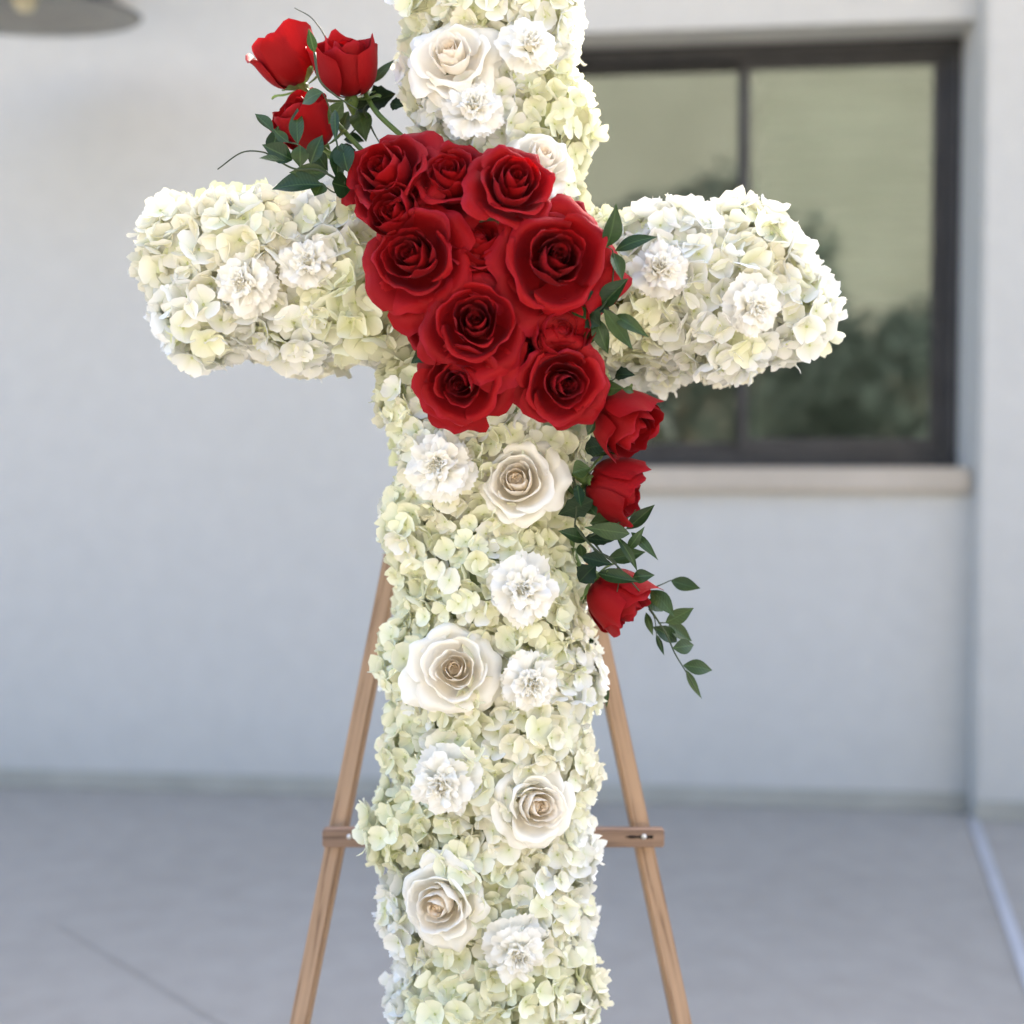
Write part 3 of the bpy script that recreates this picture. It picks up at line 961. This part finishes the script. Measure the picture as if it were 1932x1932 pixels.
def rose_meshes(kind, colour, variant):
    key = (kind, colour, variant)
    if key in RM: return RM[key]
    spec = RINGS[kind]; out = []
    nr = len(spec['rings'])
    def mk(name, d, ring):
        V, F, T = d
        col = None
        if colour == 'ivory':
            depth = ring / nr                      # inner petals are peach, outer ones near white
            a = IV1 * (1 - depth) + IV0 * depth
            b = IVP
            w_ = np.clip(T, 0, 1)[:, None] ** 1.2 * (0.35 + .65 * depth)
            col = a * (1 - w_) + b * w_
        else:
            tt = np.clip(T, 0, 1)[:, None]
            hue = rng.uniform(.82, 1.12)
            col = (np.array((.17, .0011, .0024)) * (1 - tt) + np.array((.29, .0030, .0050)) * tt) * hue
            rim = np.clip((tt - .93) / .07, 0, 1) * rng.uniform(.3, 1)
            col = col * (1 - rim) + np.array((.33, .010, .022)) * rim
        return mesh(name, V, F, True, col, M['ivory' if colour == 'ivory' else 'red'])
    out.append((mk('heart', spiral(*spec['spiral'], 50 + variant), 0), 0.0))
    a = variant * 1.1
    for ri, (n, prof, half, roll, pt) in enumerate(spec['rings']):
        for k in range(n):
            pm = mk('petal', rose_petal(prof, half, roll, pt, variant * 1000 + ri * 50 + k, wav=.0006 + .0006 * ri), ri + 1)
            out.append((pm, a + k * 2 * math.pi / n + random.uniform(-.2, .2)))
        a += math.pi / n + .35
    RM[key] = out
    return out
def leaf_blade(L, W, bend, fold, nl=9, serr=0.0, point=1.0):
    V, F = [], []
    nu = 5
    for j in range(nl):
        t = j / (nl - 1)
        w_ = W * (math.sin(math.pi * min(1, t ** .80)) ** 1.12) * 1.04 * (1 + (serr if j % 2 else -serr))
        if j == 0: w_ = W * .06
        if j == nl - 1: w_ = W * .015
        for i in range(nu):
            u = i / (nu - 1) * 2 - 1
            V.append((t * L, u * w_, -bend * L * (2 * t - 1) ** 2 + bend * L + fold * abs(u) * w_ + .06 * w_ * math.sin(5 * t + 2 * u)))
    return V, grid_faces(nu, nl)
SEP = None
def rose(kind, colour, base, axis, spin, scale, label, name, variant, group, stem=None, sepals=False):
    global SEP
    o = thing(name, label, 'rose', base, group)
    o.rotation_mode = 'QUATERNION'
    o.rotation_quaternion = Vector(axis).normalized().to_track_quat('Z', 'Y') @ Quaternion((0, 0, 1), spin)
    o.scale = (scale,) * 3
    for k, (m_, a) in enumerate(rose_meshes(kind, colour, variant)):
        c = link('heart' if k == 0 else 'petal', m_, o)
        c.rotation_euler = (0, 0, a)
    if sepals:
        if SEP is None:
            V, F = leaf_blade(.038, .0058, .0, .25)
            V2 = []
            for (x, y, z) in V:                  # hug the underside of the flower, tip turned away
                t = x / .038
                V2.append((0.005 + .034 * math.sin(min(1.0, t * 1.2) * 1.45), y, -0.004 + .030 * t * t - .022 * max(0, t - .55) * 2 + abs(y) * .5))
            cal = MB(); cal.lathe([(.0022, -.022), (.0045, -.016), (.0075, -.009), (.0085, -.004), (.006, .001)], 12)
            SEP = (mesh('sepal', V2, F, True, None, M['sepal']), cal.mesh('calyx', M['sepal'], True))
        c = link('calyx', SEP[1], o)
        for k in range(5):
            s = link('sepal', SEP[0], o)
            s.rotation_euler = (0, random.uniform(-.15, .25), k * 2 * math.pi / 5 + .3)
    else:
        cal = MB(); cal.tube([(0, 0, 0.002), (0, 0, -.03)], [.005, .0025], 6)
        if ('stub' not in RM): RM['stub'] = cal.mesh('stem', M['stem'], True)
        link('stem', RM['stub'], o)
    if stem:
        inv = (Matrix.Translation(Vector(base)) @ o.rotation_quaternion.to_matrix().to_4x4() @ Matrix.Scale(scale, 4)).inverted()
        sm = MB(); sm.tube([inv @ Vector(p) for p in curve_pts(stem, 8)], .0031, 8)
        sm.build('stem', M['stem'], o, True)
    return o
HEIGHT = {'open': .034, 'cup': .042, 'bud': .045}
RADIUS = {'open': .070, 'cup': .064, 'bud': .040}
def place(lst, colour, name, group):
    for i, (px, py, r, tx, tz, kind, spin, y, lab) in enumerate(lst):
        ax = Vector((tx, -1, tz)).normalized()
        # aim the axis relative to the sight line
        sc = r * mpp(y) / RADIUS[kind]
        c = at(px, py, y)
        base = c - ax * HEIGHT[kind] * sc
        rose(kind, colour, base, ax, R(spin), sc, lab, name, i % 6, group)
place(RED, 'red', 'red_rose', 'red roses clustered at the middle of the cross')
place(WHITE, 'ivory', 'ivory_rose', 'ivory roses set into the hydrangeas')
# long stemmed half open red roses: base px, tip px
BUDS = [
    ((566, 158), (512, 62), -0.030, -0.045, .93, [(566, 158, -.03), (610, 205, -.04), (700, 300, -.06), (770, 350, -.07)], 'red bud with pointed petals tilted away from the cross, top of the upper trio'),
    ((662, 180), (650, 82), -0.050, -0.075, .92, [(690, 178, -.05), (716, 218, -.06), (790, 285, -.06)], 'upright red bud with a curved green sepal beside the cross stem'),
    ((606, 272), (562, 205), -0.045, -0.070, .86, [(602, 275, -.05), (640, 300, -.06), (700, 335, -.07), (770, 370, -.07)], 'red bud among ruscus leaves, lowest of the upper trio'),
    ((1140, 765), (1212, 822), -0.085, -0.112, .95, [(1140, 765, -.08), (1110, 750, -.08), (1080, 740, -.09)], 'half open red rose drooping in front of the window frame'),
    ((1112, 905), (1206, 935), -0.070, -0.080, .90, [(1112, 905, -.07), (1085, 930, -.06), (1060, 900, -.06)], 'red bud lying sideways in front of the window sill'),
    ((1126, 1094), (1206, 1168), -0.060, -0.070, .92, [(1118, 1092, -.06), (1090, 1060, -.05), (1075, 1000, -.05)], 'red bud hanging down beside the easel leg'),
]
for i, (b, t, yb, yt, sc, st, lab) in enumerate(BUDS):
    B, T = at(*b, yb), at(*t, yt)
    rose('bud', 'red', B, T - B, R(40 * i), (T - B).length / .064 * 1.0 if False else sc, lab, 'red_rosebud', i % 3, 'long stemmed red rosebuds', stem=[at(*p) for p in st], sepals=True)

# ------------------------------------------------------------------ carnations
def ruffle(rt, zt, half, seed, nu=25, nv=8, amp=.003, freq=4.0):
    """a fringed petal that rises from the calyx and turns outwards to (rt, zt)"""
    r_ = random.Random(seed); ph = r_.uniform(0, 6); ph2 = r_.uniform(0, 6); sk = r_.uniform(-.2, .2)
    prof = [(.002, -.004), (.005 + rt * .12, zt * .75), (rt * .55, zt * 1.12), (rt, zt)]
    fr = [r_.uniform(-1, 1) for _ in range(nu)]
    V, T = [], []
    for j in range(nv):
        v = j / (nv - 1)
        for i in range(nu):
            u = i / (nu - 1) * 2 - 1
            t = v * (1 - .14 * abs(u) ** 2.2)
            tip = max(0.0, (v - .72) / .28)
            t += tip * .016 * (1 if i % 2 else -1) + tip * .035 * fr[i]
            r, z = bez(prof, min(t, 1.08))
            wv = t * t * (math.sin(freq * u + ph) + .7 * math.sin(freq * 1.9 * u + ph2))
            z += amp * wv
            r += amp * .7 * t * math.sin(freq * 1.3 * u + ph2)
            a = u * half * (.22 + .78 * t ** .7) + sk * t
            V.append((r * math.cos(a), r * math.sin(a), z)); T.append(min(1, v))
    return V, grid_faces(nu, nv), np.array(T)
CW, CC_ = np.array((0.90, 0.885, 0.825)), np.array((0.88, 0.83, 0.60))
def carn_col(T, c): return CC_ * (c * (1 - T[:, None])) + CW * (1 - c * (1 - T[:, None]))
CM = {}
def carn_meshes(v):
    if v in CM: return CM[v]
    out = []
    rr = random.Random(v + 7)
    for ring, (n, rt, zt, hf) in enumerate(((6, .0395, .003, .80), (5, .0345, .013, .85))):
        for k in range(n):
            V, F, T = ruffle(rt * rr.uniform(.86, 1.10), zt + rr.uniform(-.003, .004), hf, v * 100 + ring * 20 + k, amp=.0034, freq=3.6)
            out.append(('petal', mesh('petal', V, F, True, carn_col(T, .35), M['carnation']), k * 2 * math.pi / n + ring * .5 + rr.uniform(-.2, .2)))
    VV, FF, TT = [], [], []
    rr = random.Random(v)
    for ring, (n, rt, zt, hf) in enumerate(((5, .0275, .0195, .85), (5, .0205, .0240, .95), (5, .0140, .0265, 1.1), (4, .0085, .0275, 1.3), (4, .0045, .0285, 1.7))):
        for k in range(n):
            V, F, T = ruffle(rt * rr.uniform(.7, 1.2), zt + rr.uniform(-.004, .0035), hf, v * 100 + 50 + ring * 20 + k, amp=.0038 if ring < 2 else .0028, freq=4.4, nu=21)
            a = k * 2 * math.pi / n + ring * .5 + rr.uniform(-.3, .3); c, s = math.cos(a), math.sin(a)
            off = len(VV)
            ox, oy = (rr.uniform(-.003, .003), rr.uniform(-.003, .003))
            VV += [(x * c - y * s + ox, x * s + y * c + oy, z) for x, y, z in V]
            FF += [tuple(i + off for i in f) for f in F]; TT += list(T)
    o = len(VV)
    for rr_, zz in ((.012, .012), (.008, .020), (.003, .023)):
        for i in range(10):
            a = i * math.pi / 5
            VV.append((rr_ * math.cos(a), rr_ * math.sin(a), zz + rr.uniform(-.002, .002))); TT.append(.2)
    for j in range(2):
        for i in range(10):
            k = (i + 1) % 10
            FF.append((o + j * 10 + i, o + j * 10 + k, o + j * 10 + 10 + k, o + j * 10 + 10 + i))
    FF.append(tuple(o + 20 + i for i in range(10)))
    out.append(('ruffled_centre', mesh('ruffled_centre', VV, FF, True, carn_col(np.array(TT), .75), M['carnation']), 0))
    CM[v] = out
    return out
for i, (px, py, r, tx, tz, y, lab) in enumerate(CARN):
    ax = Vector((tx, -1, tz)).normalized()
    sc = r * mpp(y) / .041
    o = thing('white_carnation', lab, 'carnation', at(px, py, y) - ax * .008, 'white carnations set into the hydrangeas')
    o.rotation_mode = 'QUATERNION'
    o.rotation_quaternion = ax.to_track_quat('Z', 'Y') @ Quaternion((0, 0, 1), i * 1.3)
    o.scale = (sc,) * 3
    for nm, m_, a in carn_meshes(i % 4):
        c = link(nm, m_, o); c.rotation_euler = (0, 0, a)
    if 'cst' not in CM:
        s = MB(); s.tube([(0, 0, .002), (0, 0, -.03)], [.006, .003], 6); CM['cst'] = s.mesh('stem', M['stem'], True)
    link('stem', CM['cst'], o)

# ------------------------------------------------------------------ greenery
def leaf(parent, po, b, t, wpx, y0, y1, mat='leaf', serr=0.0, roll=None):
    B, T = at(*b, y0), at(*t, y1)
    L = (T - B).length
    W = wpx * 1.2 * mpp((y0 + y1) / 2) / 2
    V, F = leaf_blade(L, W, random.uniform(-.10, .16), random.uniform(.1, .7), serr=serr)
    o = link('leaf', mesh('leaf', V, F, True, None, M[mat]), parent)
    xa = (T - B).normalized()
    up = Vector((random.uniform(-.35, .35), -1, random.uniform(-.1, .6)))
    za = (up - xa * up.dot(xa)).normalized()
    ya = za.cross(xa)
    o.rotation_mode = 'QUATERNION'
    o.rotation_quaternion = Matrix((xa, ya, za)).transposed().to_quaternion()
    o.location = B - po
    return o
def sprig(name, label, cat, root, y, leaves, stems, conv, mat='leaf', group='green leaf sprigs between the flowers', dy=.02):
    rp = at(*conv(*root), y)
    s = thing(name, label, cat, rp, group)
    for pts, rad in stems:
        m_ = MB()
        n = len(pts)
        cp = curve_pts([at(*conv(*p), y + random.uniform(-.006, .006)) - rp for p in pts], 8)
        m_.tube(cp, [rad * (1 - .55 * k / (len(cp) - 1)) for k in range(len(cp))], 5)
        m_.build('stem', M['twig'], s, True)
    for l in leaves:
        b, t, w_ = l[:3]
        mt = l[3] if len(l) > 3 else mat
        yy = y + random.uniform(-dy, dy)
        b, t = conv(*b), conv(*t)
        leaf(s, rp, b, t, w_, yy, yy + random.uniform(-.02, .02), mt, .10 if mt == 'leaf_dark' else 0)
    return s
c1 = lambda x, y: (386.4 + x * .3, y * .3)
c2 = lambda x, y: (618.2 + x * .35, 212.5 + y * .35)
c7 = lambda x, y: (1014.3 + x * .35, 676.2 + y * .35)
sprig('ruscus_sprig', 'leafy ruscus sprig wrapped around the lowest bud of the upper trio', 'leaf sprig', (880, 1160), -0.110, [
    ((740, 580), (612, 655), 26), ((870, 640), (778, 780), 24), ((585, 905), (582, 680), 24), ((420, 980), (462, 790), 26),
    ((430, 830), (315, 715), 18), ((525, 895), (430, 810), 18), ((600, 915), (600, 1055), 27), ((665, 1035), (740, 850), 25),
    ((550, 1005), (360, 910), 32), ((500, 1010), (340, 995), 18), ((835, 915), (835, 1140), 28), ((775, 1085), (530, 1085), 28),
    ((740, 1165), (422, 1192), 36), ((700, 960), (775, 1075), 24), ((820, 690), (825, 900), 14), ((690, 330), (652, 180), 15),
    ((740, 1150), (690, 1235), 30), ((800, 1150), (930, 1180), 40), ((900, 1080), (860, 900), 34)],
    [([(880, 1160), (720, 1070), (560, 1060), (430, 990), (360, 955), (230, 960), (80, 1065)], .0014),
     ([(880, 1160), (840, 950), (790, 700), (740, 580)], .0013), ([(700, 1050), (600, 920), (520, 890), (430, 830)], .0012),
     ([(880, 1160), (820, 1210), (740, 1160)], .0012), ([(690, 330), (720, 500), (820, 600), (960, 690)], .0016)], c1)
sprig('rose_leaf_sprig', 'dark toothed rose leaves below the upright red bud', 'leaf sprig', (1030, 760), -0.030, [
    ((1035, 640), (1200, 590), 36, 'leaf_dark'), ((1165, 655), (1250, 668), 20, 'leaf_dark'), ((905, 700), (862, 855), 24), ((960, 690), (1015, 892), 34),
    ((1050, 525), (1192, 375), 16), ((880, 880), (1005, 890), 22), ((1060, 640), (940, 690), 30, 'leaf_dark'), ((890, 900), (900, 1040), 30, 'leaf_dark')],
    [([(690, 330), (765, 260), (680, 120), (565, 50)], .0011), ([(1030, 760), (1000, 690), (1040, 640)], .0014), ([(1030, 760), (1060, 830), (1100, 900)], .0014), ([(880, 880), (960, 800), (1030, 760)], .0012)], c1)
sprig('ruscus_sprig', 'dark pointed ruscus leaves lying on the window side arm', 'leaf sprig', (1420, 1080), -0.150, [
    ((1500, 725), (1555, 490), 30), ((1550, 745), (1778, 670), 23), ((1535, 755), (1588, 908), 24), ((1470, 1050), (1622, 893), 34),
    ((1490, 1060), (1645, 1278), 24), ((1545, 1095), (1732, 1212), 22), ((1440, 1100), (1512, 1302), 26), ((1330, 1030), (1392, 1115), 24),
    ((1430, 1160), (1388, 1262), 20), ((1400, 1060), (1500, 1000), 40, 'leaf_dark'), ((1400, 1100), (1470, 1150), 34, 'leaf_dark')],
    [([(1420, 1080), (1480, 1050), (1530, 950), (1540, 760), (1500, 720)], .0012), ([(1420, 1080), (1500, 1060), (1560, 1095)], .0012)], c2, dy=.008)
sprig('rose_leaf_sprig', 'small dark leaves between the red cluster and the drooping half open rose', 'leaf sprig', (1500, 1460), -0.125, [
    ((1550, 1420), (1658, 1415), 22, 'leaf_dark'), ((1478, 1490), (1595, 1485), 22), ((1590, 1490), (1650, 1510), 12), ((1440, 1660), (1400, 1740), 16)],
    [([(1500, 1460), (1540, 1440), (1560, 1420)], .0012), ([(1500, 1460), (1490, 1490)], .0012)], c2, dy=.008)
sprig('rose_leaf_sprig', 'single dark leaf at the lower edge of the red cluster away from the window', 'leaf sprig', (600, 1260), -0.140, [
    ((590, 1262), (448, 1352), 26, 'leaf_dark'), ((570, 1250), (500, 1300), 26, 'leaf_dark')], [([(640, 1250), (590, 1262)], .0014)], c2, dy=.004)
sprig('ruscus_sprig', 'dense ruscus leaves around the bud lying in front of the window sill', 'leaf sprig', (200, 900), -0.090, [
    ((255, 490), (402, 462), 30, 'leaf_dark'), ((190, 620), (285, 590), 30), ((300, 765), (110, 842), 34, 'leaf_dark'), ((270, 790), (320, 850), 20),
    ((282, 890), (440, 848), 28), ((480, 920), (632, 788), 22), ((495, 945), (252, 910), 27), ((265, 980), (110, 930), 24),
    ((255, 970), (412, 982), 22, 'leaf_dark'), ((505, 938), (650, 1088), 16), ((490, 1028), (578, 905), 16), ((378, 1082), (582, 1043), 26),
    ((240, 1070), (405, 1112), 24, 'leaf_dark'), ((425, 960), (538, 1150), 14), ((515, 1180), (632, 1168), 22), ((325, 1158), (545, 1205), 24),
    ((225, 1205), (315, 1110), 34, 'leaf_dark'), ((505, 1205), (555, 1262), 18), ((215, 680), (235, 800), 18), ((305, 530), (435, 515), 8), ((230, 1000), (245, 1080), 16)],
    [([(200, 900), (300, 1020), (420, 1110), (550, 1255)], .0016), ([(280, 960), (400, 905), (500, 850), (530, 815)], .0012),
     ([(400, 930), (480, 920)], .0012), ([(310, 1000), (370, 1080)], .0013), ([(300, 1030), (420, 1100), (430, 1250), (360, 1365)], .0009), ([(190, 640), (210, 780), (200, 900)], .002)], c7)
sprig('ruscus_sprig', 'thin trailing ruscus sprig hanging furthest out below the lowest bud', 'leaf sprig', (550, 1255), -0.045, [
    ((720, 1198), (878, 1240), 24), ((610, 1250), (738, 1392), 28), ((595, 1300), (675, 1365), 24), ((690, 1425), (842, 1345), 24),
    ((705, 1435), (832, 1525), 24), ((622, 1448), (752, 1530), 24), ((730, 1562), (842, 1545), 24), ((785, 1655), (942, 1682), 24),
    ((800, 1680), (885, 1835), 13), ((585, 1370), (622, 1495), 12), ((640, 1488), (682, 1602), 9)],
    [([(550, 1255), (640, 1230), (720, 1195)], .0012), ([(550, 1255), (600, 1340), (690, 1480), (740, 1590), (800, 1690), (860, 1800)], .0013), ([(650, 1425), (700, 1425)], .001), ([(600, 1350), (630, 1400), (640, 1490)], .001)], c7)
sprig('leaf_tips', 'few slim leaf tips poking out between hydrangeas and easel leg', 'leaf sprig', (300, 1640), -0.01, [
    ((240, 1500), (335, 1568), 12), ((362, 1740), (372, 1885), 10), ((315, 1790), (298, 1872), 8), ((240, 1340), (228, 1420), 7)],
    [([(240, 1500), (260, 1600), (300, 1640)], .0012), ([(300, 1640), (362, 1740)], .0012), ([(300, 1640), (315, 1790)], .001), ([(240, 1340), (250, 1420), (240, 1500)], .001)], c7, dy=.005)
